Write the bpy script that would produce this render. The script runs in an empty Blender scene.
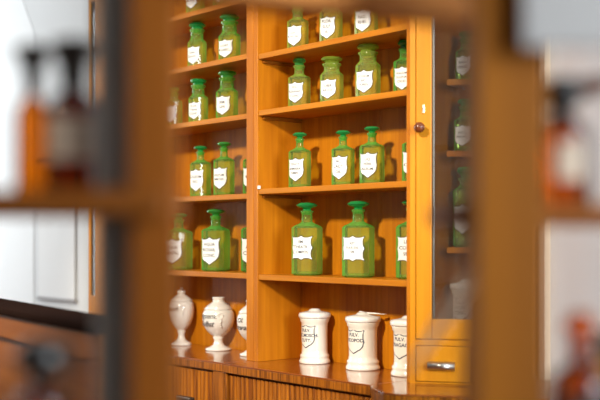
import bpy, bmesh, math, random
from mathutils import Vector, Matrix
random.seed(7)
SC = bpy.context.scene
COL = SC.collection
PI = math.pi
EYE = 1.34
CAMX, CAMY = 2.314, -2.374
YAW = math.radians(49.8)
FX, FY = -math.sin(YAW), math.cos(YAW)      # view direction on the floor plan
RX, RY = math.cos(YAW), math.sin(YAW)

# ------------------------------------------------------------------ camera
cd = bpy.data.cameras.new('camera'); cam = bpy.data.objects.new('camera', cd); COL.objects.link(cam)
cam.location = (CAMX, CAMY, EYE); cam.rotation_euler = (PI/2, 0, YAW)
cd.sensor_width = 36; cd.lens = 66; cd.shift_y = 38/600
cd.clip_start = 0.05
cd.dof.use_dof = True; cd.dof.focus_distance = 3.70; cd.dof.aperture_fstop = 1.8
SC.camera = cam

# ------------------------------------------------------------------ world, lights, exposure
w = bpy.data.worlds.new('world'); SC.world = w; w.use_nodes = True
w.node_tree.nodes['Background'].inputs[0].default_value = (.8, .9, 1, 1)
w.node_tree.nodes['Background'].inputs[1].default_value = .6
def area(name, loc, target, size, power, color, sy=None):
    l = bpy.data.lights.new(name, 'AREA'); l.energy = power; l.color = color; l.size = size
    if sy: l.shape = 'RECTANGLE'; l.size_y = sy
    o = bpy.data.objects.new(name, l); COL.objects.link(o); o.location = loc
    o.rotation_euler = (Vector(target)-Vector(loc)).to_track_quat('-Z', 'Y').to_euler()
    return o
def spot(name, loc, target, power, color, cone, rad):
    l = bpy.data.lights.new(name, 'SPOT'); l.energy = power; l.color = color; l.spot_size = math.radians(cone); l.spot_blend = .2
    l.shadow_soft_size = rad
    o = bpy.data.objects.new(name, l); COL.objects.link(o); o.location = loc
    o.rotation_euler = (Vector(target)-Vector(loc)).to_track_quat('-Z', 'Y').to_euler()
spot('track_spotlight', (1.0, -3.3, 3.05), (-.93, 0, 1.40), 900, (1, .88, .70), 31, .15)
spot('rack_fill_spot', (-.4, -3.6, 3.2), (1.7, -1.6, 1.2), 190, (1, .84, .62), 60, .12)  # added warm fill to brighten the racks, no real fixture
area('overhead_fill', (-1.6, -2.2, 3.3), (-1.6, -2.2, 0), 2.2, 17, (1, .95, .88))  # added soft fill from overhead, stands for no real lamp
area('wall_fill_light', (-4.7, -1.3, 1.9), (-3.4, .45, 1.6), 1.6, 68, (.92, .97, 1), 2.0)  # added cool fill to whiten the left wall, no window there
area('wall_fill_light', (3.9, -1.0, 2.1), (.6, .45, 1.5), 1.2, 190, (.82, .93, 1), 1.6)  # added cool fill to whiten the wall right of the cabinet, no window
SC.view_settings.view_transform = 'Standard'; SC.view_settings.look = 'None'
SC.view_settings.exposure = 0.0; SC.view_settings.gamma = 1; SC.view_settings.use_curve_mapping = False
SC.cycles.max_bounces = 14; SC.cycles.transparent_max_bounces = 24
SC.cycles.sample_clamp_indirect = 4
SC.cycles.use_denoising = True

# ------------------------------------------------------------------ materials
def nt(name):
    m = bpy.data.materials.new(name); m.use_nodes = True
    return m, m.node_tree.nodes, m.node_tree.links, m.node_tree.nodes['Principled BSDF']
def wood(name, light, dark, axis='z', scale=1.0, rough=.45, coat=.07, contrast=(.3, .72), fig=0.5, spec=.2):
    m, n, l, b = nt(name)
    tc = n.new('ShaderNodeTexCoord'); mp = n.new('ShaderNodeMapping'); l.new(tc.outputs['Object'], mp.inputs[0])
    s = [26*scale]*3; s['xyz'.index(axis)] = 1.3*scale; mp.inputs['Scale'].default_value = s
    a = n.new('ShaderNodeTexNoise'); a.inputs['Scale'].default_value = 1.6; a.inputs['Detail'].default_value = 5
    a.inputs['Distortion'].default_value = .35
    l.new(mp.outputs[0], a.inputs['Vector'])
    mp2 = n.new('ShaderNodeMapping'); l.new(tc.outputs['Object'], mp2.inputs[0])
    s2 = [5*scale]*3; s2['xyz'.index(axis)] = .9*scale; mp2.inputs['Scale'].default_value = s2
    c = n.new('ShaderNodeTexNoise'); c.inputs['Scale'].default_value = 1.5; c.inputs['Detail'].default_value = 2
    l.new(mp2.outputs[0], c.inputs['Vector'])
    mx = n.new('ShaderNodeMix'); mx.data_type = 'FLOAT'; mx.inputs[0].default_value = fig
    l.new(a.outputs[0], mx.inputs[2]); l.new(c.outputs[0], mx.inputs[3])
    r = n.new('ShaderNodeValToRGB'); r.color_ramp.elements[0].position = contrast[0]; r.color_ramp.elements[1].position = contrast[1]
    r.color_ramp.elements[0].color = (*dark, 1); r.color_ramp.elements[1].color = (*light, 1)
    l.new(mx.outputs[0], r.inputs[0]); l.new(r.outputs[0], b.inputs['Base Color'])
    b.inputs['Roughness'].default_value = rough; b.inputs['Specular IOR Level'].default_value = spec
    b.inputs['Coat Weight'].default_value = coat; b.inputs['Coat Roughness'].default_value = .12
    bp = n.new('ShaderNodeBump'); bp.inputs['Strength'].default_value = .05; bp.inputs['Distance'].default_value = .002
    l.new(a.outputs[0], bp.inputs['Height']); l.new(bp.outputs[0], b.inputs['Normal'])
    return m
def plain(name, col, rough=.5, metal=0, coat=0, bump=0, bscale=60, var=.0):
    m, n, l, b = nt(name)
    tc = n.new('ShaderNodeTexCoord'); a = n.new('ShaderNodeTexNoise'); a.inputs['Scale'].default_value = bscale
    l.new(tc.outputs['Object'], a.inputs['Vector'])
    mx = n.new('ShaderNodeMix'); mx.data_type = 'RGBA'
    l.new(a.outputs[0], mx.inputs[0])
    mx.inputs[6].default_value = (*[c*(1-var) for c in col], 1); mx.inputs[7].default_value = (*[min(1, c*(1+var)) for c in col], 1)
    l.new(mx.outputs[2], b.inputs['Base Color'])
    b.inputs['Roughness'].default_value = rough; b.inputs['Metallic'].default_value = metal; b.inputs['Coat Weight'].default_value = coat
    b.inputs['Coat Roughness'].default_value = .08
    if bump:
        bp = n.new('ShaderNodeBump'); bp.inputs['Strength'].default_value = bump; bp.inputs['Distance'].default_value = .003
        l.new(a.outputs[0], bp.inputs['Height']); l.new(bp.outputs[0], b.inputs['Normal'])
    return m
def glass(name, face, edge, body, solid, blend=.45, gloss_rough=.03, face_body=None):
    """thin-walled coloured glass: tint grows with the path through the wall; `solid` is the share of diffuse colour standing in for light refracted in the glass"""
    m, n, l, b = nt(name); n.remove(b)
    out = n['Material Output']
    lw = n.new('ShaderNodeLayerWeight'); lw.inputs['Blend'].default_value = blend
    no = n.new('ShaderNodeTexNoise'); no.inputs['Scale'].default_value = 40; tc = n.new('ShaderNodeTexCoord'); l.new(tc.outputs['Object'], no.inputs['Vector'])
    bp = n.new('ShaderNodeBump'); bp.inputs['Strength'].default_value = .08; bp.inputs['Distance'].default_value = .002
    l.new(no.outputs[0], bp.inputs['Height'])
    mx = n.new('ShaderNodeMix'); mx.data_type = 'RGBA'; mx.inputs[6].default_value = (*face, 1); mx.inputs[7].default_value = (*edge, 1)
    pw = n.new('ShaderNodeMath'); pw.operation = 'POWER'; l.new(lw.outputs['Facing'], pw.inputs[0]); pw.inputs[1].default_value = 1.7
    l.new(pw.outputs[0], mx.inputs[0])
    tr = n.new('ShaderNodeBsdfTransparent'); l.new(mx.outputs[2], tr.inputs[0])
    di = n.new('ShaderNodeBsdfDiffuse'); tl = n.new('ShaderNodeBsdfTranslucent')
    mb = n.new('ShaderNodeMix'); mb.data_type = 'RGBA'; mb.inputs[6].default_value = (*(face_body or body), 1); mb.inputs[7].default_value = (*body, 1)
    mq = n.new('ShaderNodeMath'); mq.operation = 'POWER'; l.new(lw.outputs['Facing'], mq.inputs[0]); mq.inputs[1].default_value = 1.3
    l.new(mq.outputs[0], mb.inputs[0]); l.new(mb.outputs[2], di.inputs[0]); l.new(mb.outputs[2], tl.inputs[0])
    ad = n.new('ShaderNodeMixShader'); ad.inputs[0].default_value = .5; l.new(di.outputs[0], ad.inputs[1]); l.new(tl.outputs[0], ad.inputs[2])
    mk = n.new('ShaderNodeMapRange'); l.new(pw.outputs[0], mk.inputs[0]); mk.inputs[3].default_value = solid*.45; mk.inputs[4].default_value = min(1, solid*4)  # more diffuse colour towards the edges so they look lit
    m1 = n.new('ShaderNodeMixShader'); l.new(mk.outputs[0], m1.inputs[0]); l.new(tr.outputs[0], m1.inputs[1]); l.new(ad.outputs[0], m1.inputs[2])
    gl = n.new('ShaderNodeBsdfGlossy'); gl.inputs['Roughness'].default_value = gloss_rough; l.new(bp.outputs[0], gl.inputs['Normal'])
    fr = n.new('ShaderNodeFresnel'); fr.inputs[0].default_value = 1.5; l.new(bp.outputs[0], fr.inputs['Normal'])
    m2 = n.new('ShaderNodeMixShader'); l.new(fr.outputs[0], m2.inputs[0]); l.new(m1.outputs[0], m2.inputs[1]); l.new(gl.outputs[0], m2.inputs[2])
    l.new(m2.outputs[0], out.inputs[0])
    return m

OR_L, OR_D = (.60, .205, .005), (.34, .090, .002)
W_V = wood('cherry_wood_upright_grain', OR_L, OR_D, 'z')
W_H = wood('cherry_wood_level_grain', (.58, .215, .007), (.38, .11, .002), 'x')
W_BACK = wood('cherry_back_boards', (.64, .235, .007), (.34, .10, .002), 'z', 1.3)
W_DOOR = wood('honey_door_wood', (.68, .265, .008), (.46, .150, .003), 'z')
W_TOP = wood('polished_counter_wood', (.36, .10, .018), (.17, .038, .006), 'x', 1.0, .22, .8)
W_EDGE = wood('striped_edge_veneer', (.42, .13, .008), (.13, .034, .004), 'z', 3.2, .35, .2, (.38, .62), .15)
W_TAM = wood('striped_tambour_wood', (.44, .14, .008), (.19, .05, .005), 'z', 1.6, .5, .0, (.38, .62), .15)
W_FG = wood('rack_brown_wood', (.25, .070, .004), (.14, .036, .002), 'z', .8, .6, 0, spec=.15)
W_FGR = wood('rack_amber_wood', (.30, .095, .002), (.11, .031, .001), 'z', .5, .6, 0, spec=.15)
W_FGH = wood('rack_board_wood', (.21, .060, .005), (.11, .030, .002), 'x', .8, .6, 0, spec=.15)
W_PAR = wood('counter_front_wood', (.34, .105, .006), (.20, .055, .003), 'x', 1.0, .6, 0, spec=.1)
W_RED = wood('turned_red_wood', (.20, .05, .012), (.10, .022, .006), 'x', 2, .25, .6)
BLACKW = plain('dark_counter_cap', (.020, .011, .009), .6, var=.2); BLACKW.node_tree.nodes['Principled BSDF'].inputs['Specular IOR Level'].default_value = 0
GREY_SHEEN = plain('grey_sheen_tone', (.20, .175, .155), .5, var=.15, bscale=9)  # grey tone imitates a pale reflection on the side of the post
WHITE = plain('white_plaster', (.74, .75, .75), .9, 0, 0, .15, 9, .015)
WHITE2 = plain('white_plaster_pier', (.90, .91, .91), .9, 0, 0, .15, 9, .01)
CLOTH = plain('white_banner_cloth', (.86, .86, .85), .9, var=.02, bscale=6)
GREYT = plain('grey_frame_paint', (.33, .31, .31), .6, var=.05)
CREAM = plain('cream_frame_paint', (.74, .58, .42), .6, var=.04)
FLOORM = wood('floor_boards', (.22, .10, .04), (.12, .05, .02), 'y', .6, .35, .2)
PORC = plain('white_porcelain', (.86, .84, .79), .16, 0, .5, .02, 20, .02)
PORCB = plain('cream_porcelain', (.84, .79, .69), .2, 0, .5, .02, 20, .02)
PAPER = plain('label_enamel', (.88, .88, .85), .3, 0, .3, var=.02)
INK = plain('black_enamel', (.025, .022, .022), .5)
INKB = plain('blue_black_enamel', (.03, .045, .08), .5)
METAL = plain('brushed_nickel', (.50, .46, .40), .3, 1, var=.15, bscale=200)
BRONZE = plain('dark_bronze', (.10, .085, .07), .35, .8, var=.2)
BRASS = plain('pale_brass', (.80, .66, .42), .3, 1, var=.05)
BLACKG = plain('black_glass', (.010, .008, .007), .3, 0, .25)
BEIGE = plain('aged_paper_label', (.45, .34, .25), .7, var=.1, bscale=30)
DARKL = plain('dark_label', (.02, .012, .008), .6, var=.2)
PIN = plain('white_shelf_pin', (.9, .88, .84), .5)
G_Y = glass('yellow_green_glass', (.90, 1, .50), (.40, .85, .10), (.45, .95, .08), .42, .5, face_body=(.84, .95, .24))
G_G = glass('green_glass', (.86, 1, .50), (.12, .82, .10), (.14, 1.0, .12), .34, .5, face_body=(.62, .95, .20))
G_E = glass('emerald_glass', (.80, .96, .38), (.08, .74, .10), (.08, .92, .12), .40, .5, face_body=(.48, .90, .18))
S_Y = glass('yellow_green_stopper_glass', (.66, .80, .15), (.36, .62, .06), (.62, .88, .10), .6)
S_G = glass('green_stopper_glass', (.30, .78, .14), (.05, .50, .07), (.16, .90, .18), .65)
S_E = glass('emerald_stopper_glass', (.12, .72, .16), (.02, .45, .08), (.06, .86, .22), .7)
AMB = glass('amber_glass', (.76, .30, .03), (.12, .015, .001), (.35, .07, .003), .06)
AMB_R = glass('red_amber_glass', (.92, .36, .03), (.55, .09, .004), (.85, .22, .01), .30)
AMB_D = glass('dark_amber_glass', (.30, .07, .008), (.06, .008, .001), (.16, .03, .002), .15)
PANE = glass('door_pane', (.84, .83, .82), (.6, .6, .6), (.30, .27, .25), .07, .5, .02)

# ------------------------------------------------------------------ mesh helpers
def BM(): return bmesh.new()
def box(bm, x0, x1, y0, y1, z0, z1, bev=.0015):
    r = bmesh.ops.create_cube(bm, size=1)
    for v in r['verts']:
        v.co = Vector(((x0+x1)/2 + v.co.x*(x1-x0), (y0+y1)/2 + v.co.y*(y1-y0), (z0+z1)/2 + v.co.z*(z1-z0)))
    if bev:
        es = list({e for v in r['verts'] for e in v.link_edges})
        bmesh.ops.bevel(bm, geom=es, offset=bev, segments=2, affect='EDGES', profile=.5)
    return bm
def prism(bm, pts, z0, z1, bev=.0015):
    lo = [bm.verts.new((x, y, z0)) for x, y in pts]; hi = [bm.verts.new((x, y, z1)) for x, y in pts]
    fs = [bm.faces.new(hi), bm.faces.new(lo[::-1])]
    n = len(pts)
    for i in range(n): fs.append(bm.faces.new((lo[i], lo[(i+1) % n], hi[(i+1) % n], hi[i])))
    bmesh.ops.recalc_face_normals(bm, faces=fs)
    if bev:
        es = [e for e in fs[0].edges] + [e for e in fs[1].edges]
        bmesh.ops.bevel(bm, geom=es, offset=bev, segments=2, affect='EDGES', profile=.5)
    return bm
def lathe(bm, prof, seg=32, cx=0, cy=0, smooth=True, close=True):
    rings = []
    for r, z in prof:
        if r <= 1e-6: rings.append([bm.verts.new((cx, cy, z))])
        else: rings.append([bm.verts.new((cx+r*math.cos(2*PI*i/seg), cy+r*math.sin(2*PI*i/seg), z)) for i in range(seg)])
    for a, b in zip(rings, rings[1:]):
        for i in range(seg):
            j = (i+1) % seg
            if len(a) == 1 and len(b) == 1: continue
            if len(a) == 1: f = bm.faces.new((a[0], b[j], b[i]))
            elif len(b) == 1: f = bm.faces.new((a[i], a[j], b[0]))
            else: f = bm.faces.new((a[i], a[j], b[j], b[i]))
            f.smooth = smooth
    return bm
def tube(bm, pts, rad, seg=8):
    rings = []
    for k, p in enumerate(pts):
        p = Vector(p); a = Vector(pts[max(0, k-1)]); b = Vector(pts[min(len(pts)-1, k+1)])
        d = (b-a).normalized(); u = d.cross(Vector((0, 0, 1)))
        if u.length < 1e-3: u = d.cross(Vector((1, 0, 0)))
        u.normalize(); v = d.cross(u); r = rad[k] if isinstance(rad, (list, tuple)) else rad
        rings.append([bm.verts.new(p + r*(math.cos(2*PI*i/seg)*u + math.sin(2*PI*i/seg)*v)) for i in range(seg)])
    for a, b in zip(rings, rings[1:]):
        for i in range(seg):
            f = bm.faces.new((a[i], a[(i+1) % seg], b[(i+1) % seg], b[i])); f.smooth = True
    bm.faces.new(rings[0][::-1]); bm.faces.new(rings[-1])
    return bm
def xf(bm, M):
    bm.transform(M); return bm
def obj(name, bm, m, parent=None, label=None):
    bmesh.ops.recalc_face_normals(bm, faces=bm.faces[:])
    me = bpy.data.meshes.new(name); bm.to_mesh(me); bm.free(); me.materials.append(m)
    o = bpy.data.objects.new(name, me); COL.objects.link(o)
    if parent: o.parent = parent
    if label: o['label'] = label
    return o
def tag(o, label, cat, group=None):
    o['label'] = label; o['category'] = cat
    if group: o['group'] = group
    return o
def thing(name, label, cat, loc, rotz=0, group=None):
    o = bpy.data.objects.new(name, None); COL.objects.link(o); o.location = loc; o.rotation_euler = (0, 0, rotz)
    o.empty_display_size = .05
    return tag(o, label, cat, group)
def struct(name, bm, m, loc=(0, 0, 0), rotz=0, parent=None):
    o = obj(name, bm, m, parent); o.location = loc; o.rotation_euler = (0, 0, rotz)
    if not parent: o['kind'] = 'structure'
    return o
def on_plane_y(px, Y):
    """where the sight line of picture column px meets the upright plane y = Y"""
    q = (px-300)/1100; dx, dy = FX+q*RX, FY+q*RY
    t = (Y-CAMY)/dy
    return CAMX+dx*t, t                                   # world x and distance along the view axis
def camw(X, Z): return CAMX+FX*Z+RX*X, CAMY+FY*Z+RY*X

FLATWRAP = [True]     # bottle labels follow the chamfered body; switched off for round jars
def grid_map(u0, u1, v0, v1, nu, nv, fn, bm, thick=None):
    """sheet with a small thickness: fn(u,v) -> point, and fn(u,v,back=True) -> point behind"""
    F = [[bm.verts.new(fn(u0+(u1-u0)*i/nu, v0+(v1-v0)*j/nv, False)) for i in range(nu+1)] for j in range(nv+1)]
    B = [[bm.verts.new(fn(u0+(u1-u0)*i/nu, v0+(v1-v0)*j/nv, True)) for i in range(nu+1)] for j in range(nv+1)]
    for j in range(nv):
        for i in range(nu):
            bm.faces.new((F[j][i], F[j][i+1], F[j+1][i+1], F[j+1][i]))
            bm.faces.new((B[j][i], B[j+1][i], B[j+1][i+1], B[j][i+1]))
    for i in range(nu):
        bm.faces.new((F[0][i], B[0][i], B[0][i+1], F[0][i+1])); bm.faces.new((F[nv][i], F[nv][i+1], B[nv][i+1], B[nv][i]))
    for j in range(nv):
        bm.faces.new((F[j][0], F[j+1][0], B[j+1][0], B[j][0])); bm.faces.new((F[j][nu], B[j][nu], B[j+1][nu], F[j+1][nu]))
    return bm
def shield_xy(u, v, W, H, style):
    """u, v in -1..1 -> outline of a druggist's shield label"""
    if style == 'square':     # wide label with scooped corners and a small peak in the middle of each side
        s = 1 - .10*math.cos(PI*v)**2*0 - .09*(1-abs(v))**.5*0
        k = .86 + .14*math.exp(-(v/.18)**2) + .13*math.exp(-((abs(v)-1)/.16)**2) - .02
        x = W/2*u*k
        t = .86 + .13*math.exp(-(u/.16)**2) + .10*math.exp(-((abs(u)-1)/.18)**2)
        return x, H/2*v*t
    k = .90 + .10*math.exp(-((v-.95)/.16)**2) + .07*math.exp(-((v+.05)/.20)**2) - (.34*max(0, (-v-.45)/.55)**1.5)
    x = W/2*u*k
    if v > 0: y = H/2*v*(.84 + .14*math.exp(-(u/.20)**2) + .10*math.exp(-((abs(u)-1)/.16)**2))
    else: y = H/2*v*(.70 + .30*max(0, 1-abs(u)*1.15)**.8 + .03*math.exp(-((abs(u)-.9)/.15)**2))
    return x, y
def wrap(f):
    """follows the flat front of half-width f and then the 45 degree chamfers beside it"""
    def g(x, z, d):
        e = abs(x)-f; sg = 1 if x > 0 else -1
        if e <= -d*.41: return (x, -d, z)
        return (sg*(f+max(0, e)*.7071+d*.5), max(0, e)*.7071-d*.85, z)
    return g
def surf(R):
    """flat (R None) or bent round a cylinder of radius R whose axis is behind the label; front faces -y"""
    if R is None: return lambda x, z, d: (x, -d, z)
    return lambda x, z, d: ((R+d)*math.sin(x/R), R-(R+d)*math.cos(x/R), z)
def shield(W, H, style, R, d, th=.0006):
    S = wrap(R) if FLATWRAP[0] else surf(R)
    def fn(u, v, back):
        x, z = shield_xy(u, v, W, H, style); return S(x, z, d-(th if back else 0))
    return grid_map(-1, 1, -1, 1, 24, 24, fn, BM())
def text_bm(lines, size, R, d, shear=0, gap=1.2, off=.0):
    bm = BM(); S = wrap(R) if FLATWRAP[0] else surf(R)
    for k, t in enumerate(lines):
        cu = bpy.data.curves.new('lettering', 'FONT'); cu.body = t; cu.size = size; cu.align_x = 'CENTER'; cu.shear = shear
        cu.offset = off; cu.resolution_u = 3
        o = bpy.data.objects.new('lettering', cu)
        me = bpy.data.meshes.new_from_object(o)
        z0 = ((len(lines)-1)/2-k)*size*gap - size*.34
        b2 = BM(); b2.from_mesh(me)
        bmesh.ops.triangulate(b2, faces=b2.faces[:])
        for v in b2.verts: v.co = Vector(S(v.co.x, v.co.y+z0, d))
        me2 = bpy.data.meshes.new('tmp'); b2.to_mesh(me2); b2.free(); bm.from_mesh(me2)
        bpy.data.meshes.remove(me2); bpy.data.meshes.remove(me); bpy.data.objects.remove(o); bpy.data.curves.remove(cu)
    return bm
def place(bm, y=0, z=0, x=0): return xf(bm, Matrix.Translation((x, y, z)))

# ------------------------------------------------------------------ the room
bm = BM(); box(bm, -5.2, 5.2, -6.2, .75, -.10, 0, 0); struct('floor', bm, FLOORM)
bm = BM(); box(bm, -5.2, 5.2, -6.2, .75, 3.5, 3.6, 0); struct('ceiling', bm, WHITE)
bm = BM(); box(bm, -5.2, 5.2, .45, .75, 0, 3.5, 0); struct('wall_back', bm, WHITE)
bm = BM(); box(bm, -5.2, -5.0, -6.2, .45, 0, 3.5, 0); struct('wall_left', bm, WHITE)
bm = BM(); box(bm, 5.0, 5.2, -6.2, .45, 0, 3.5, 0); struct('wall_right', bm, WHITE)
bm = BM(); box(bm, -5.0, 5.0, -6.2, -6.0, 0, 3.5, 0); struct('wall_front', bm, WHITE)
# pier on the far left that swings away as an arch
xe, _ = on_plane_y(26, .40)
pts = [(xe, 0), (xe, 2.12)]
for px, py in ((26.6, 40), (26, 32), (24, 24), (21, 16), (18, 7), (14.5, -4), (10, -16), (4, -28), (-6, -40)):
    x_, t_ = on_plane_y(px, .40); pts.append((x_, EYE+(238-py)/1100*t_))
pts += [(-5.0, pts[-1][1]), (-5.0, 0)]
bm = prism(BM(), pts, 0, .005, 0); xf(bm, Matrix.Translation((0, .45, 0)) @ Matrix.Rotation(PI/2, 4, 'X'))
struct('wall_pier', bm, WHITE2)
# painted frame on the wall right of the cabinet
a, _ = on_plane_y(528, .43); b, _ = on_plane_y(540.5, .43); c, _ = on_plane_y(547, .43)
bm = BM(); box(bm, a, b, .43, .45, 0, 2.6, .002); struct('trim_1', bm, GREYT)
bm = BM(); box(bm, b, c, .42, .45, 0, 2.6, .002); struct('trim_2', bm, CREAM)
# hanging banner on the wall, left
x0, t0 = on_plane_y(37, .43); x1, t1 = on_plane_y(73, .43)
zb = EYE-(300-238)/1100*(t0+t1)/2
t = thing('wall_banner', 'plain white cloth banner hanging on the white wall left of the cabinet', 'banner', ((x0+x1)/2, .441, zb))
hw = (x1-x0)/2
bm = BM(); box(bm, -hw, hw, -.002, .002, .01, .75, 0); obj('cloth', bm, CLOTH, t)
bm = BM(); box(bm, -hw-.01, hw+.01, -.009, .008, -.008, .012, .003); obj('bottom_rail', bm, GREYT, t, 'grey bottom rail')
bm = BM(); box(bm, -hw-.01, hw+.01, -.009, .008, .745, .77, .003); obj('top_rail', bm, GREYT, t)

# ------------------------------------------------------------------ base cabinets and counters
TOP = EYE-.434
def tambour(x0, x1, y, z0, z1, pitch=.022, depth=.010):
    bm = BM(); n = int(round((x1-x0)/pitch)); pts = []
    for i in range(n):
        a = x0+(x1-x0)*i/n; p = (x1-x0)/n
        for k in range(6):
            s = k/6; pts.append((a+p*s, y-depth*(math.sin(PI*s)**.6 if k else 0)))
    pts.append((x1, y)); pts += [(x1, y+.012), (x0, y+.012)]
    return prism(bm, pts, z0, z1, 0)
XL, XS1, XS2 = -1.80, -.776, -.033
def base_cabinet(xa, xb, label, tam, handle, left_stile, right_stile):
    cx = (xa+xb)/2; t = thing('base_cabinet', label, 'cabinet', (cx, .05, 0)); o = (cx, .05)
    def B(x0, x1, y0, y1, z0, z1, **k): return box(BM(), x0-o[0], x1-o[0], y0-o[1], y1-o[1], z0, z1, **k)
    zt = TOP-.033
    obj('carcass', B(xa, xb, -.085, .21, .09, zt), W_V, t)
    obj('plinth', B(xa, xb, -.06, .20, 0, .09), W_PAR, t)
    if left_stile: obj('stile', B(xa, xa+left_stile, -.108, -.085, .09, zt), W_EDGE, t)
    if right_stile: obj('stile', B(xb-right_stile, xb, -.108, -.085, .09, zt), W_EDGE, t)
    for k, (a, b) in enumerate(tam):
        d = obj('tambour_door', place(tambour(a-o[0], b-o[0], -.090-o[1]-.002, .11, zt-.008)), W_TAM, t)
        hx, hz = handle[k]
        bm = BM(); box(bm, hx-.042-o[0], hx+.042-o[0], -.135-o[1], -.112-o[1], hz-.011, hz+.011, .005)
        box(bm, hx-.030-o[0], hx-.018-o[0], -.115-o[1], -.094-o[1], hz-.006, hz+.006, .002)
        box(bm, hx+.018-o[0], hx+.030-o[0], -.115-o[1], -.094-o[1], hz-.006, hz+.006, .002)
        obj('handle', bm, BRONZE, d, 'dark bronze bar handle')
    return t
base_cabinet(XL, XS1-.001, 'striped wooden base cabinet under the white urns with a dark bar handle', [(XL+.06, XS1-.068)], [(-.997, .757)], .055, .066)
base_cabinet(XS1+.001, XS2-.001, 'striped wooden base cabinet with ribbed doors under the three white lidded jars', [(XS1+.016, -.41), (-.404, XS2-.006)], [(-.50, .70), (-.31, .70)], .012, 0)
def counter(name_label, pts):
    cx = sum(p[0] for p in pts)/len(pts); cy = sum(p[1] for p in pts)/len(pts)
    t = thing('countertop', name_label, 'countertop', (cx, cy, TOP-.031))
    loc = [(x-cx, y-cy) for x, y in pts]
    obj('top_panel', prism(BM(), loc, .026, .031, .0015), W_TOP, t)
    ins = [(x*.998, y*.998) for x, y in loc]
    obj('edge_band', prism(BM(), ins, 0, .0255, .001), W_EDGE, t, 'cross-striped veneer edge')
    return t
counter('polished reddish wooden countertop on which the white urns stand', [(XL, .21), (XL, -.113), (XS1-.0015, -.113), (XS1-.0015, .21)])
counter('polished reddish wooden countertop carrying the three white lidded jars', [(XS1+.0015, .21), (XS1+.0015, -.118), (XS2-.0015, -.118), (XS2-.0015, .21)])
W36 = math.radians(36); wd = (math.cos(W36), math.sin(W36)); wn = (math.sin(W36), -math.cos(W36))
def W2(t_, d_): return t_*wd[0]-d_*wn[0], t_*wd[1]-d_*wn[1]      # wing coordinates: along the face, and depth behind it
e0 = W2(.05, -.242); e1 = W2(.42, -.242); e2 = W2(.42, .16)
rc = [(XS2+.0015, .30), (XS2+.0015, -.116), (-.012, -.138), (.012, -.156), (.04, -.173), (.07, -.187), (.10, -.196), (.13, -.196), (.158, -.186), e0, e1, e2]
counter('round-cornered honey wooden countertop under the glass-doored cabinet', rc)
t = thing('base_cabinet', 'round-cornered wooden base cabinet below the glass-doored cabinet', 'cabinet', (.12, .02, 0))
rb = [(x-.12-(.012 if x > .0 else .0)*0, y-.02) for x, y in rc]
ctr = (sum(p[0] for p in rb)/len(rb), sum(p[1] for p in rb)/len(rb))
def shrink(p, d):
    v = Vector((p[0]-ctr[0], p[1]-ctr[1])); k = (v.length-d)/v.length; return ctr[0]+v.x*k, ctr[1]+v.y*k
rs = [shrink(p, .016) for p in rb]
rs[0] = (XS2+.002-.12, .28-.02); rs[1] = (XS2+.002-.12, -.112-.02)
obj('carcass', prism(BM(), rs, .09, TOP-.033, .001), W_TAM, t)
obj('plinth', prism(BM(), [shrink(p, .04) for p in rb[2:]], 0, .09, .001), W_PAR, t)

# ------------------------------------------------------------------ shelving units
def shelving(label, xa, xb, wl, wr, shelves, group=None, ztop=EYE+1.13):
    """xa..xb opening, wl / wr widths of the uprights"""
    cx = (xa+xb)/2; z0 = TOP
    t = thing('shelving_unit', label, 'shelving unit', (cx, .10, z0))
    def B(x0, x1, y0, y1, a, b, **k): return box(BM(), x0-cx, x1-cx, y0-.10, y1-.10, a-z0, b-z0, **k)
    obj('side_panel', B(xa-wl, xa, 0, .21, z0, ztop), W_V, t); obj('side_panel', B(xb, xb+wr, 0, .21, z0, ztop), W_V, t)
    # back of upright boards with fine joints
    bm = BM(); n = 7
    for i in range(n):
        a = xa+(xb-xa)*i/n; b = xa+(xb-xa)*(i+1)/n
        box(bm, a-cx, b-cx, .200-.10, .212-.10, 0, ztop-z0, .0008)
    obj('back_panel', bm, W_BACK, t)
    for h, fr in shelves:
        obj('shelf', B(xa+.0005, xb-.0005, fr, .1995, h-.019, h, bev=.002), W_H, t)
    obj('cornice', B(xa-wl, xb+wr, -.02, .21, ztop, ztop+.06, bev=.006), W_H, t)
    return t, B
SH_C = [EYE+.87, EYE+.645, EYE+.447, EYE+.172, EYE-.128]
SH_L = [EYE+.86, EYE+.655, EYE+.442, EYE+.158, EYE-.126]
CU, CB = shelving('orange-brown wooden open shelving unit holding green bottles and the three white lidded jars', -.726, -.0005, .022, .013, [(h, .003) for h in SH_C])
LU, LB = shelving('orange-brown wooden open shelving unit left of the divider, holding green bottles above white urns', -1.556, -.790, .035, .0405, [(h, .003) for h in SH_L])
# small white pin at the left end of the third shelf
obj('shelf_pin', CB(-.722, -.712, -.004, .003, SH_C[3]-.001, SH_C[3]+.011, bev=.001), PIN, CU, 'small white shelf pin')
for h in SH_C[1:4]:
    obj('shelf_bracket', CB(-.7255, -.715, .02, .195, h-.031, h-.0195), W_PAR, CU)

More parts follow.
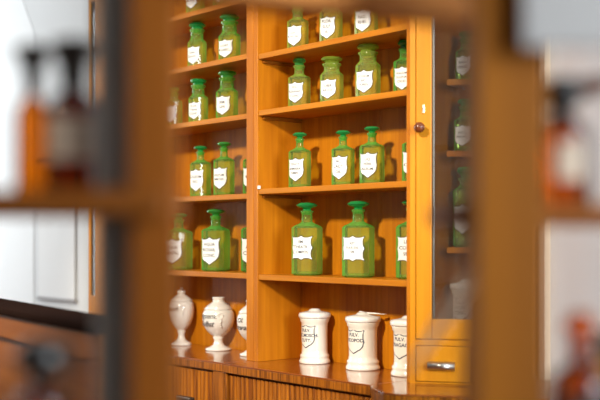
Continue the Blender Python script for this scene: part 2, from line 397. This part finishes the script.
# far-left glass door section
x_r, _ = on_plane_y(107, 0); x_l, _ = on_plane_y(88.5, 0); xm0, _ = on_plane_y(95.5, 0); xm1, _ = on_plane_y(90.3, 0)
t = thing('display_cabinet', 'narrow wooden display cabinet with a dark glass strip at the far left end', 'cabinet', ((x_l-1.592)/2, .1, 0))
cx = (x_l-1.592)/2
def B(x0, x1, y0, y1, a, b, **k): return box(BM(), x0-cx, x1-cx, y0-.1, y1-.1, a, b, **k)
obj('side_panel', B(x_l, x_l+.018, .022, .21, TOP, EYE+1.13), W_DOOR, t)
obj('back_panel', B(x_l+.018, -1.594, .195, .21, TOP, EYE+1.13), W_BACK, t)
lt = thing('base_cabinet', 'short plain wooden base cabinet at the far left end, below the narrow glass strip', 'cabinet', (cx, .1, 0)); obj('carcass', B(x_l, XL-.004, -.05, .21, .08, TOP-.024), W_V, lt); obj('plinth', B(x_l+.01, XL-.004, -.03, .20, 0, .08), W_PAR, lt); obj('top_panel', B(x_l, XL-.004, -.06, .21, TOP-.024, TOP), W_TOP, lt)
zg0 = EYE-(295-238)/1100*4.77; zg1 = EYE+(238-3)/1100*4.77
d = obj('door', B(x_l, xm1, 0, .02, zg0-.07, EYE+1.13), W_DOOR, t)
bm = B(xm0, -1.594, 0, .02, zg0-.07, EYE+1.13); obj('stile', bm, W_DOOR, d)
obj('rail', B(xm1, xm0, 0, .02, zg0-.07, zg0), W_DOOR, d); obj('rail', B(xm1, xm0, 0, .02, zg1, EYE+1.13), W_DOOR, d)
obj('pane', B(xm1, xm0, .008, .012, zg0, zg1, bev=0), PANE, d)
obj('lower_rail', B(x_l, -1.594, .0, .02, TOP, zg0-.072), W_DOOR, t)
obj('cornice', B(x_l, -1.594, -.02, .21, EYE+1.13, EYE+1.19), W_H, t)

# ------------------------------------------------------------------ angled glass-door cabinet
WING = thing('display_cabinet', 'honey wooden cabinet with dark glass door, keyhole and round knob, right of the open shelves', 'cabinet', (.014, 0, TOP), W36)
WL = .36
def WB(x0, x1, d0, d1, a, b, **k): return box(BM(), x0, x1, d0, d1, a-TOP, b-TOP, **k)
ZT = EYE+1.13
sx = math.tan(W36)
obj('side_panel', prism(BM(), [(.003, .021), (.013, .021), (.013+.20*sx, .221), (.003+.20*sx, .221)][::1], .0, ZT-TOP, 0), W_V, WING)
obj('side_panel', WB(WL-.018, WL, .021, .22, TOP, ZT), W_V, WING)
obj('back_panel', WB(.16, WL-.018, .205, .22, TOP, ZT), W_V, WING)
obj('stile', prism(BM(), [(0, 0), (.0165, 0), (.0165, .02), (.0150, .02)], 0, ZT-TOP, 0), W_DOOR, WING); obj('stile', WB(WL-.0165, WL, 0, .02, TOP, ZT), W_DOOR, WING)
obj('lower_rail', WB(.0165, WL-.0165, 0, .02, EYE-.320, EYE-.303), W_DOOR, WING)
obj('bottom_rail', WB(.0165, WL-.0165, 0, .02, TOP, TOP+.005), W_DOOR, WING)
obj('case_bottom', prism(BM(), [(.02, .021), (WL-.019, .021), (WL-.019, .204), (.155, .204)], EYE-.318-TOP, EYE-.304-TOP, 0), W_H, WING)
obj('cornice', prism(BM(), [(0, -.02), (WL+.02, -.02), (WL+.02, .22), (.17, .22)], ZT-TOP, ZT-TOP+.06, .004), W_H, WING)
for a, b in ((.0185, .178), (.182, WL-.0185)):
    dr = obj('drawer', WB(a, b, -.002, .018, TOP+.007, EYE-.3215, bev=.002), W_DOOR, WING)
    cxx = (a+b)/2-.004; hz = EYE-(365.5-238)/1100*3.28-TOP
    bm = BM()
    prof = [(-.020+.0, .0)]
    # half-round bar pull
    seg = 10; L = .040
    v = [[bm.verts.new((cxx+s*L, -.004-.016*math.sin(PI*i/seg), hz+.0135*math.cos(PI*i/seg))) for i in range(seg+1)] for s in (-1, 1)]
    for i in range(seg): f = bm.faces.new((v[0][i], v[0][i+1], v[1][i+1], v[1][i])); f.smooth = True
    bm.faces.new(v[0]); bm.faces.new(v[1][::-1]); bm.faces.new((v[0][0], v[1][0], v[1][seg], v[0][seg]))
    obj('handle', bm, METAL, dr, 'brushed grey metal bar pull')
# glazed door
gz0, gz1 = EYE-.241, EYE+.76
D = obj('door', WB(.018, .0655, -.003, .018, EYE-.301, ZT-.02, bev=.003), W_DOOR, WING)
obj('stile', WB(WL-.0655, WL-.018, -.003, .018, EYE-.301, ZT-.02, bev=.003), W_DOOR, D)
obj('rail', WB(.066, WL-.066, -.003, .018, EYE-.301, gz0, bev=.003), W_DOOR, D)
obj('rail', WB(.066, WL-.066, -.003, .018, gz1, ZT-.02, bev=.003), W_DOOR, D)
obj('glazing_bead', WB(.0655, .073, .001, .014, gz0, gz1, bev=.002), BRONZE, D)
obj('pane', WB(.066, WL-.066, .006, .009, gz0, gz1, bev=0), PANE, D)
zk = EYE+(238-109.5)/1100*3.29-TOP
bm = BM(); box(bm, .0365, .0445, -.005, -.003, zk-.013, zk+.013, .0015)
k = obj('escutcheon', bm, BRASS, D, 'small brass keyhole plate')
bm = BM(); box(bm, .039, .042, -.0056, -.0045, zk-.009, zk+.003, 0); obj('keyhole', bm, INK, k)
zn = EYE+(238-128)/1100*3.27-TOP
bm = lathe(BM(), [(0, 0), (.006, 0), (.005, .008), (.007, .014), (.013, .018), (.0165, .026), (.014, .034), (.007, .038), (0, .039)], 20)
xf(bm, Matrix.Translation((.032, -.003, zn)) @ Matrix.Rotation(PI/2, 4, 'X')); obj('knob', bm, W_RED, D, 'round dark red turned knob')
for h in (.479, .263, -.028):
    obj('shelf', prism(BM(), [(.104, .058), (WL-.02, .058), (WL-.02, .203), (.158, .203)], EYE+h-.018-TOP, EYE+h-TOP, .001), W_H, WING)

# ------------------------------------------------------------------ green apothecary bottles
def oct_ring(w, d, c, blend, r):
    """16 points: chamfered rectangle blended towards a circle of radius r"""
    hx, hy = w/2, d/2
    cr = [(hx, -hy+c), (hx, hy-c), (hx-c, hy), (-hx+c, hy), (-hx, hy-c), (-hx, -hy+c), (-hx+c, -hy), (hx-c, -hy)]
    pts = []
    for i in range(8):
        a, b = cr[i], cr[(i+1) % 8]; pts.append(a); pts.append(((a[0]+b[0])/2, (a[1]+b[1])/2))
    out = []
    for x, y in pts:
        an = math.atan2(y, x); out.append((x*(1-blend)+r*math.cos(an)*blend, y*(1-blend)+r*math.sin(an)*blend))
    return out
def bottle(x, y, z, w, h, nr, glassm, stopm, lines, label, cat='bottle', group=None, rot=22, style='shield', body=.65, depth=.86, cap='disc', parent_rot=0):
    """w body width, h total height with stopper, nr neck radius, body = share of the height up to the shoulder"""
    t = thing('apothecary_bottle', label, cat, (x, y, z+.0004), math.radians(rot)+parent_rot, group)
    d = w*depth; c = w*.21; zb = h*body; zs = zb+h*(.075 if cap == 'disc' else .06); zn = h*(.885 if cap == 'disc' else .86)
    spec = [(0, .80, 0), (.003, .97, 0), (.005, 1, 0), (zb, 1, 0), (zb+(zs-zb)*.35, .93, .15), (zb+(zs-zb)*.75, .72, .65), (zs, .5, 1), ]
    bm = BM(); rings = []
    for zz, s, bl in spec:
        rings.append([bm.verts.new((px*(s if bl < 1 else 1), py*(s if bl < 1 else 1), zz)) for px, py in oct_ring(w, d, c, bl, nr*1.12 if bl == 1 else nr*1.3/s)])
    for r_, zz in ((nr, zs+.004), (nr*.98, zn-.010), (nr*1.20, zn-.005), (nr*1.20, zn), (nr*.8, zn)):
        rings.append([bm.verts.new((px, py, zz)) for px, py in oct_ring(w, d, c, 1, r_)])
    for k, (a, b) in enumerate(zip(rings, rings[1:])):
        for i in range(16):
            f = bm.faces.new((a[i], a[(i+1) % 16], b[(i+1) % 16], b[i])); f.smooth = k >= 6
    bm.faces.new(rings[0][::-1])
    # thick glass floor seen inside
    lo = [bm.verts.new((px*.90, py*.90, .006)) for px, py in oct_ring(w, d, c, 0, 1)]
    hi = [bm.verts.new((px*.90, py*.90, .013)) for px, py in oct_ring(w, d, c, 0, 1)]
    for i in range(16): bm.faces.new((lo[i], lo[(i+1) % 16], hi[(i+1) % 16], hi[i]))
    bm.faces.new(hi); bm.faces.new(lo[::-1])
    obj('body', bm, glassm, t)
    # stopper
    R = nr*(1.95 if cap == 'disc' else 1.32); zc = h-zn
    if cap == 'disc': prof = [(0, zn-.014), (nr*.72, zn-.014), (nr*.82, zn+.001), (nr*.70, zn+zc*.25), (R*.80, zn+zc*.42), (R, zn+zc*.60), (R*.98, zn+zc*.72), (R*.70, zn+zc*.92), (R*.3, h), (0, h)]
    else: prof = [(0, zn-.014), (nr*.72, zn-.014), (nr*.84, zn+.001), (nr*.90, zn+zc*.30), (R*.92, zn+zc*.48), (R, zn+zc*.58), (R, zn+zc*.80), (R*.86, zn+zc*.98), (R*.4, h), (0, h)]
    obj('stopper', lathe(BM(), prof, 14, smooth=False), stopm, t)
    # label
    LW = w*.84; LH = min(zb*.66, LW*1.32) if style == 'shield' else min(zb*.50, LW*.98)
    zl = zb*(.50 if style == 'shield' else .58)
    f = w/2-c
    lb = obj('label', place(shield(LW, LH, style, f, .0018), -d/2, zl), PAPER, t, 'white shield label')
    obj('border', place(shield(LW*1.08, LH*1.07, style, f, .0010), -d/2, zl), INK, lb)
    if lines:
        mxl = max(len(s) for s in lines); ts = min(LH*.19, LW*.80/mxl*1.5)
        obj('lettering', place(text_bm(lines, ts, f, .0024, 0, 1.25, ts*.014), -d/2, zl+LH*.04), INK, lb)
    return t
def row(shelf_h, items, rowname, unitname, yb=.085):
    for it in items:
        pxl, pxr, ptop, pbot, kw = it
        yb_ = kw.pop('y', yb); pc = (pxl+pxr)/2; x, Z = on_plane_y(pc, yb_)
        wproj = (pxr-pxl)*Z/1100; rot = kw.pop('rot', 22)
        # the picture width of a body 1 wide, turned rot degrees, seen along this sight line
        va = YAW+math.atan(-(pc-300)/1100)-math.radians(rot); cx_, cy_ = math.cos(va), math.sin(va)
        ex = [px_*cx_+py_*cy_ for px_, py_ in oct_ring(1, kw.get('depth', .86), .21, 0, 1)]
        w_ = wproj/(max(ex)-min(ex))
        Hh = (238-ptop)/1100*Z - (shelf_h-EYE)
        Hh = min(Hh, kw.pop('room', 9))
        nk = kw.pop('neck', .2); yy = yb_
        bottle(x, yy, shelf_h, w_, Hh, w_*nk, rot=rot, **kw)
def K(gl, st, lines, label, **k): return dict(glassm=gl, stopm=st, lines=lines, label=label, **k)
gC = 'bottles on the open shelves'
# centre unit
row(SH_C[1], [
 (287, 308.5, 3, 45, K(G_Y, S_Y, ['CORT.', 'CASCAR.'], 'pale green bottle on the top visible shelf of the wider unit, nearest its left end', neck=.26, cap='wide', body=.62)),
 (319.5, 342.5, -6, 38, K(G_Y, S_Y, ['FLOR.', 'SULF.', 'III.'], 'pale green bottle in the middle of the top visible shelf, cap out of view', neck=.34, cap='wide', body=.64)),
 (354.5, 378, -14, 30, K(G_Y, S_Y, ['RAD.', 'RHEI.'], 'pale green bottle at the right of the top visible shelf, cap out of view', neck=.34, cap='wide', body=.62)),
], 'top', 'c')
row(SH_C[2], [
 (288, 310.5, 59, 105, K(G_Y, S_G, ['FOL.', 'SENNAE', 'CONC.'], 'yellow-green bottle with slim neck, leftmost on the second visible shelf of the wider unit', neck=.24, cap='wide', body=.62)),
 (320, 343.5, 57.5, 100, K(G_Y, S_Y, ['TUBER.', 'AR.ICE'], 'wide-necked yellow-green bottle with flat cap and pointed shield, second shelf, between two others', neck=.37, cap='wide', body=.62)),
 (355.5, 380.5, 43.5, 95, K(G_Y, S_Y, ['SODIUM', 'BIC.', 'PURISS.'], 'tall wide-necked yellow-green bottle with thick double-rimmed stopper on the second shelf', room=0.175, neck=.37, cap='wide', body=.62)),
 (393.5, 418, 36, 89, K(G_E, S_E, ['KALIUM', 'SULFUR.', 'CRUD.'], 'emerald-capped bottle half hidden by the wooden stile at the right end of the second shelf', y=.125, room=0.175, neck=.27, cap='wide', body=.62)),
], 'second', 'c')
row(SH_C[3], [
 (288.5, 311, 132.5, 186, K(G_G, S_E, ['TINCT.', 'AMARA', 'SIMPL.'], 'slim green bottle standing alone at the left end of the third shelf', neck=.18)),
 (331.5, 354.5, 130.5, 184, K(G_G, S_E, ['AC.', 'LACT.', 'DIL.'], 'green bottle with flat mushroom stopper, third shelf, left one of the close pair', neck=.18)),
 (359.5, 384.5, 126.5, 181, K(G_G, S_E, ['LIQ.', 'FERR.', 'ALBUM.'], 'green bottle with flat mushroom stopper, third shelf, right and taller one of the close pair', neck=.18)),
 (402, 427, 124, 179, K(G_G, S_E, ['SPIR.', 'CAMPH.'], 'sliver of a green bottle behind the stile at the right end of the third shelf', y=.125, neck=.18)),
], 'third', 'c')
row(SH_C[4], [
 (291.5, 322.5, 202.5, 276, K(G_G, S_E, ['EM.', 'THEATR.', 'COMPOS.'], 'large green bottle with square scrolled label at the left of the fourth shelf', neck=.19, style='square')),
 (342, 374.5, 201, 278, K(G_G, S_E, ['KET.', 'SULR.SUL.', 'SIB.'], 'large green bottle with square scrolled label in the middle of the fourth shelf', neck=.19, style='square')),
 (396, 430, 199.5, 280, K(G_G, S_E, ['LIN.', 'COLCH.', 'SEM.'], 'large green bottle cut off by the stile at the right end of the fourth shelf', y=.125, neck=.19, style='square')),
], 'fourth', 'c')
# left unit
row(SH_L[0], [
 (186, 204.5, -36, 8, K(G_Y, S_Y, ['RAD.', 'ALTH.'], 'green bottle on the uppermost left-hand shelf, left one, only its lower half in view', neck=.3, cap='wide')),
 (213, 232, -42, 1, K(G_G, S_E, ['RAD.', 'IRID.'], 'green bottle on the uppermost left-hand shelf, right one, only its foot in view', neck=.3, cap='wide')),
], 'a', 'l')
row(SH_L[1], [
 (187.5, 206.5, 21.5, 63, K(G_G, S_E, ['LIGN.', 'QUASS.'], 'wide-necked bright-capped green bottle in the left unit, upper full row, left of two', room=0.180, neck=.36, cap='wide', body=.58)),
 (218.5, 240.5, 15.5, 55, K(G_G, S_E, ['CORT.', 'QUERC.'], 'wide-necked bright-capped green bottle in the left unit, upper full row, beside the divider', neck=.36, cap='wide', body=.56)),
], 'b', 'l')
row(SH_L[2], [
 (165, 182, 88, 124, K(G_Y, S_Y, None, 'green bottle in the left unit, second full row, mostly hidden by the blurred post', neck=.26, cap='wide')),
 (188.5, 208, 79.5, 120, K(G_G, S_E, ['FLOR.', 'TILIAE', 'CONC.'], 'green bottle with emerald cap in the left unit, second full row, in the middle', neck=.34, cap='wide', body=.58)),
 (216, 238, 71.5, 115, K(G_G, S_G, ['SEM.', 'LINI'], 'green bottle with domed cap in the left unit, second full row, next to the divider', neck=.34, cap='wide', body=.58)),
], 'c', 'l')
row(SH_L[3], [
 (190, 211, 146, 194, K(G_G, S_E, ['OLEUM', 'RIC.'], 'green long-necked bottle in the left unit, third full row, left one', neck=.18)),
 (213.5, 234.5, 142, 193, K(G_G, S_G, ['OLEUM', 'AMYGD.'], 'green long-necked bottle in the left unit, third full row, with the duller stopper', neck=.19)),
 (243, 264, 142, 192, K(G_G, S_E, ['MEL.'], 'sliver of green bottle showing past the divider, third full row of the left unit', y=.125, neck=.18)),
], 'd', 'l')
row(SH_L[4], [
 (164, 192.5, 213, 271, K(G_G, S_E, ['AQUA', 'MENTH.'], 'large green bottle partly hidden by the blurred post, lowest bottle row of the left unit', neck=.18)),
 (201.5, 230, 209, 272, K(G_E, S_G, ['AQUA', 'ROSAR.', 'CONC.'], 'large green bottle fully in view on the lowest bottle row of the left unit', neck=.18)),
 (241, 271, 207, 273, K(G_E, S_G, ['AQ.', 'CALC.'], 'large green bottle mostly behind the divider, lowest bottle row of the left unit', y=.125, neck=.18)),
], 'e', 'l')
# inside the glazed cabinet (positions along the face of the cabinet)
def wing_bottle(t_, d_, h, w_, hh, lines, label, **k):
    x, y = W2(t_, d_); bottle(x+.014, y, EYE+h, w_, hh, w_*.3, G_G, S_E, lines, label, rot=-22, parent_rot=W36, **k)
wing_bottle(.158, .115, .479, .062, .15, ['RAD.', 'GENT.'], 'green bottle behind the cabinet door glass, on its highest shelf', cap='wide', body=.6)
wing_bottle(.158, .115, .263, .070, .16, ['PULV.', 'IPECAC.'], 'green bottle behind the cabinet door glass, on its middle shelf', cap='wide', body=.6)
wing_bottle(.160, .125, -.028, .082, .245, ['SIRUPUS', 'CORT.AUR.', 'CONC.'], 'tall bottle with a large label behind the cabinet door glass, on its lowest shelf', cap='wide', body=.7)

# ------------------------------------------------------------------ white porcelain jars and urns
FLATWRAP[0] = False
def jar(x, y, z, R, H, lines, label, knob=True, rot=0):
    t = thing('porcelain_jar', label, 'jar', (x, y, z+.0004), math.radians(rot), 'white lidded porcelain jars')
    hb = H*.82
    prof = [(0, 0), (R*1.0, 0), (R*1.02, .003), (R*1.02, H*.045), (R*.97, H*.07), (R*.93, H*.10), (R*.96, H*.125), (R*.95, H*.15), (R*.86, H*.18),
            (R*.84, H*.24), (R*.835, H*.5), (R*.85, H*.68), (R*.88, H*.74), (R*.95, H*.77), (R*.95, H*.80), (R*.99, hb), (R*.97, hb+.001), (0, hb+.001)]
    obj('body', lathe(BM(), prof, 48), PORCB, t)
    p2 = [(0, hb+.0015), (R*1.0, hb+.0015), (R*1.06, hb+.005), (R*1.06, H*.89), (R*1.02, H*.92), (R*.62, H*.945), (R*.42, H*.955), (R*.36, H*.98), (R*.22, H), (0, H)]
    obj('lid', lathe(BM(), p2, 48), PORC, t)
    Rb = R*.845; W_, H_ = R*1.25, H*.40; zl = H*.50
    lb = obj('label', place(shield(W_, H_, 'shield', Rb, .0014), -Rb, zl), PORCB, t)
    obj('border', place(shield(W_*1.10, H_*1.09, 'shield', Rb, .0008), -Rb, zl), INKB, lb)
    obj('lettering', place(text_bm(lines, R*.28, Rb, .0018, 0, 1.15, R*.008), -Rb, zl+H*.02), INKB, lb)
    return t
for pl, pr, pt, lines, label, kn in (
    (298.5, 331, 308.5, ['PULV.', 'NUC.MOSCH.', 'CUTT.'], 'white porcelain lidded jar on the counter, leftmost of the three, by the inner side wall', 1),
    (345, 381, 312, ['PULV.', 'LYCOPOD.', ''], 'white porcelain lidded jar in the middle with a small spatula lying on its lid', 1),
    (390, 428, 315.5, ['PULV.', 'TRAGAC.', ''], 'white porcelain lidded jar at the right, partly covered by the upright stile', 1)):
    x, Z = on_plane_y((pl+pr)/2, .135); R = (pr-pl)/2*Z/1100/1.06; H = (238-pt)/1100*Z+.434
    j = jar(x, .135, TOP, R, H, lines, label, rot=6)
    if 'middle' in label:
        t = thing('spatula', 'small white spatula lying across the lid of the middle porcelain jar', 'spatula', (x, .135, TOP+H*.962), math.radians(20))
        bm = BM(); tube(bm, [(-.012, 0, .007), (.012, 0, .004), (.042, 0, .004), (.062, .004, .003)], [.004, .0035, .003, .002], 10); obj('handle', bm, PORC, t)
        bm = BM(); box(bm, .058, .080, -.002, .014, .0015, .0035, .001); obj('blade', bm, PORC, t)
def urn(x, y, z, R, H, lines, label, finial, group):
    t = thing('porcelain_urn', label, 'urn', (x, y, z+.0004), 0, group)
    prof = [(0, 0), (R*.80, 0), (R*.82, H*.015), (R*.80, H*.035), (R*.55, H*.06), (R*.34, H*.10), (R*.27, H*.15), (R*.27, H*.20), (R*.36, H*.245), (R*.30, H*.262), (R*.44, H*.285), (R*.72, H*.36),
            (R*.92, H*.46), (R*1.0, H*.57), (R*1.0, H*.66), (R*.95, H*.72), (R*.86, H*.765), (0, H*.766)]
    b = obj('body', lathe(BM(), prof, 40), PORC, t)
    hl = H
    if finial: p2 = [(0, H*.767), (R*.88, H*.767), (R*.90, H*.778), (R*.62, H*.83), (R*.34, H*.87), (R*.27, H*.895), (R*.33, H*.905), (R*.34, H*.945), (R*.22, H*.955), (R*.10, H*.965), (R*.14, H*.985), (R*.07, H), (0, H)]
    else: p2 = [(0, H*.767), (R*.88, H*.767), (R*.90, H*.778), (R*.70, H*.84), (R*.42, H*.895), (R*.36, H*.915), (R*.36, H*.965), (R*.40, H*.98), (R*.36, H), (0, H)]
    obj('lid', lathe(BM(), p2, 40), PORC, t)
    # applied ornament on both shoulders: ring with a hanging leaf
    for s in (-1, 1):
        for an in (0,):
            g = BM()
            ring = [(math.cos(2*PI*i/16)*R*.15, 0, math.sin(2*PI*i/16)*R*.15) for i in range(17)]
            tube(g, ring, R*.035, 6)
            for k in range(5):
                bmesh.ops.create_icosphere(g, subdivisions=1, radius=R*(.10-.012*k), matrix=Matrix.Translation((R*.03*math.sin(k*2), 0, -R*(.20+.11*k))))
            a = math.radians(-90+s*62)
            xf(g, Matrix.Translation((R*1.0*math.cos(a), R*1.0*math.sin(a), H*.66)) @ Matrix.Rotation(a+PI/2, 4, 'Z') @ Matrix.Rotation(.0, 4, 'X'))
            obj('relief', g, PORC, t)
    if lines:
        obj('lettering', place(text_bm(lines, R*.46, R, .0010, .45, 1.05, R*.004), -R, H*.585), INK, t, 'slanting black handwriting')
    return t
for pl, pr, pt, yb, lines, label, fin in (
    (168, 194, 287.5, .135, ['Turpith', ''], 'white porcelain urn with a knobbed lid, left of the urns, beside the blurred post', True),
    (202.5, 234.5, 297, .135, ['Unguent.', 'Gelbst'], 'white porcelain urn with a flat-topped neck and handwriting, in the middle of the urns', False),
    (237, 266, 300, .11, ['Ol.', 'Amaran'], 'white porcelain urn half hidden behind the divider', False)):
    x, Z = on_plane_y((pl+pr)/2, yb); R = (pr-pl)/2*Z/1100/1.0; H = (238-pt)/1100*Z+.434
    urn(x, yb, TOP, R, H, lines, label, fin, 'white porcelain urns')
x, y = W2(.156, .11)
jar(x+.014, y, EYE-.304, .047, .178, ['RAD.', 'LIVON.', 'CONC.'], 'white porcelain jar behind the cabinet door glass, at the very bottom', rot=14)

# ------------------------------------------------------------------ dark-capped wooden counter, left
p1 = camw((92-300)/1100*2.38, 2.38); p0 = camw((-40-300)/1100*3.35, 3.35)
ang = math.atan2(p1[1]-p0[1], p1[0]-p0[0]); L = math.hypot(p1[0]-p0[0], p1[1]-p0[1])+.6
t = thing('service_counter', 'brown wooden service counter with a dark cap rail, out of focus at the lower left', 'counter', (p1[0], p1[1], 0), ang)
zc = EYE-.187
obj('cap_rail', box(BM(), -L, .0, 0, .13, zc-.022, zc, .006), BLACKW, t, 'dark cap rail')
obj('frame_rail', box(BM(), -L+.01, -.008, .014, .115, zc-.085, zc-.023, .003), W_PAR, t)
obj('frame_rail', box(BM(), -L+.01, -.008, .014, .115, .0, .12, .003), W_PAR, t)
obj('stile', box(BM(), -.06, -.008, .014, .115, .121, zc-.086, .003), W_PAR, t)
for k in range(3): obj('panel', box(BM(), -.06-(k+1)*.55, -.062-k*.55, .032, .10, .121, zc-.086, .004), W_PAR, t)

# ------------------------------------------------------------------ foreground racks (out of focus)
def rack(label, X0, Z0):
    x, y = camw(X0, Z0); t = thing('display_rack', label, 'rack', (x, y, 0), YAW)
    def B(xa, xb, za, zb, h0, h1, **k): return box(BM(), xa-X0, xb-X0, za-Z0, zb-Z0, h0, h1, **k)
    return t, B
R1, B1 = rack('brown wooden open rack out of focus at the left, holding amber bottles', -.36, 1.05)
SL = EYE+.0425
obj('post', B1(-.151, -.1095, .975, 1.005, 0, 2.25), W_FG, R1)
obj('post', B1(-.164, -.140, 1.14, 1.16, 0, 2.25), W_FG, R1)
obj('post', B1(-.62, -.585, .975, 1.005, 0, 2.25), W_FG, R1); obj('post', B1(-.62, -.585, 1.14, 1.16, 0, 2.25), W_FG, R1)
obj('side_panel', B1(-.187, -.152, 1.000, 1.012, .02, 2.24), GREY_SHEEN, R1, 'side panel coloured grey like a pale reflection')
for h in (SL, EYE-.2275, .62, .12, EYE+.47):
    obj('shelf', B1(-.60, -.118, .955, 1.14, h-.022, h, bev=.003), W_FGH, R1)
R2, B2 = rack('amber-brown wooden open rack out of focus at the right, holding amber bottles', .38, 1.05)
SR = EYE+.0315
obj('post', B2(.154, .214, .955, .995, 0, 2.25), W_FGR, R2)
obj('post', B2(.176, .206, 1.165, 1.19, 0, 2.25), W_FGR, R2)
obj('post', B2(.62, .66, .955, .995, 0, 2.25), W_FGR, R2); obj('post', B2(.62, .66, 1.165, 1.19, 0, 2.25), W_FGR, R2)
for h in (EYE-.22, .62, .12):
    obj('shelf', B2(.17, .64, .997, 1.18, h-.02, h, bev=.003), W_FGH, R2)
pts = [(.64, .997), (.64, 1.16), (.145, 1.16)] + [(.145-.016*math.sin(PI*k/8), 1.0785+.0815*math.cos(PI*k/8)) for k in range(1, 8)] + [(.145, .997)]
obj('shelf', prism(BM(), [(a-.38, b-1.05) for a, b in pts], SR-.020, SR, .002), W_FGH, R2, 'shelf with rounded nose')
pts = [(-.105, .962), (.20, 1.141), (.145, 1.235), (-.16, 1.056)]
pts = [(-.108, .963), (.175, 1.127), (.175, 1.160), (-.108, 1.06)]
t = obj('crossboard', prism(BM(), [(a-.03, b-1.06) for a, b in pts], 0, .029, .002), wood('crossboard_wood', (.55, .20, .035), (.34, .11, .018), 'x', .8, .6, 0, spec=.15))
t.location = (*camw(.03, 1.06), EYE+.221); t.rotation_euler = (0, 0, YAW); tag(t, 'blurred brown board spanning the gap between the two racks, along the upper edge', 'board')
obj('sign_board', B2(.190, .62, .935, .945, EYE+.162, EYE+.36), plain('pale_board_paint', (.27, .25, .24), .7), R2, 'plain pale board across the top')
# thin curved wire arm springing from the right post
arm = [(X-.38, Z-1.05, EYE+h) for X, Z, h in ((.166, .99, -.03), (.163, 1.03, -.038), (.158, 1.08, -.052), (.153, 1.12, -.072), (.145, 1.155, -.094), (.134, 1.18, -.118), (.118, 1.20, -.148))]
obj('wire_arm', tube(BM(), arm, [.006]*5+[.0045, .003], 8), CREAM, R2, 'thin pale wire arm')

def amber(X, Z, base, r, hb, hn, ht, label, stop='disc', lab=None, glassm=None, dark_low=False, sr=1.0):
    x, y = camw(X, Z); t = thing('amber_bottle', label, 'bottle', (x, y, base+.0004), YAW)
    prof = [(0, 0), (r*.9, 0), (r, .004), (r, hb*.86), (r*.93, hb*.95), (r*.70, hb*1.03), (r*.42, hb*1.10), (r*.36, hb*1.16), (r*.35, hn-.006), (r*.46, hn-.004), (r*.46, hn), (r*.28, hn)]
    obj('body', lathe(BM(), prof, 32), glassm or AMB, t)
    R_ = r*.62*sr
    if stop == 'disc': p = [(0, hn-.012), (r*.26, hn-.012), (r*.48, hn+.001), (r*.52, hn+(ht-hn)*.35), (R_*.9, hn+(ht-hn)*.68), (R_, hn+(ht-hn)*.78), (R_*.96, hn+(ht-hn)*.92), (R_*.5, ht), (0, ht)]
    else: p = [(0, hn-.012), (r*.26, hn-.012), (r*.30, hn+.001)]+[(R_*math.sin(PI*k/8)+.0001, hn+.001+(ht-hn)*(1-math.cos(PI*k/8))/2) for k in range(1, 8)]+[(0, ht)]
    obj('stopper', lathe(BM(), p, 24), BLACKG if stop != 'orange' else AMB_R, t, 'dark stopper' if stop != 'orange' else 'glowing orange-red stopper')
    if stop == 'spout':
        obj('spout', tube(BM(), [(R_*.5, 0, ht-.012), (R_*1.6, -.004, ht-.010), (R_*2.9, -.008, ht-.002)], [.010, .009, .006], 10), W_RED, t)
    if lab:
        m, w_, z0, z1 = lab; S = surf(r)
        def fn(u, v, back): 
            q = S(u*w_/2, z0+(z1-z0)*v, .0012 if not back else .0004); return (q[0], q[1]-r, q[2])
        obj('label', grid_map(-1, 1, 0, 1, 16, 2, fn, BM()), m, t)
    return t
A_ = amber(-.2166, 1.05, SL, .0265, .088, .106, .147, 'broad amber bottle with a beige label and black stopper on the left rack', 'disc', (BEIGE, .046, .030, .070), glassm=AMB_D, sr=1.35)
amber(-.2615, 1.075, SL, .0172, .086, .108, .146, 'slim painted-glow amber bottle with dark stopper beside the broad one on the left rack', 'disc', None, glassm=glass('lit_tint_amber_glass', (.85, .40, .05), (.40, .10, .005), (.6, .2, .01), .15), sr=1.7)  # brighter tint stands in for the pale wall shining through
amber(-.232, .99, EYE-.2275, .026, .085, .100, .136, 'amber bottle with a glossy round black stopper on the lower board of the left rack', 'ball', (DARKL, .042, .02, .06), sr=1.55)
amber(.2500, 1.05, SR, .0275, .074, .086, .122, 'amber bottle with beige label and dark spouted stopper, upper board of right rack', 'spout', (BEIGE, .026, .022, .058), sr=1.15)
amber(.2680, 1.05, EYE-.22, .0290, .090, .120, .149, 'amber bottle with a glowing orange-red stopper, lower board of right rack', 'orange', (DARKL, .044, .03, .075), sr=.9)
amber(.2290, 1.09, EYE-.22, .0150, .090, .112, .132, 'small dark amber bottle behind the post, lower board of right rack', 'disc', None)
amber(.3060, 1.10, EYE-.22, .0200, .095, .112, .128, 'amber bottle coloured with a yellow highlight at the right edge, lower board of right rack', 'disc', None, glassm=glass('highlight_amber_glass', (.95, .62, .05), (.60, .22, .01), (.80, .40, .01), .25))  # yellow tint stands in for a highlight on the amber glass
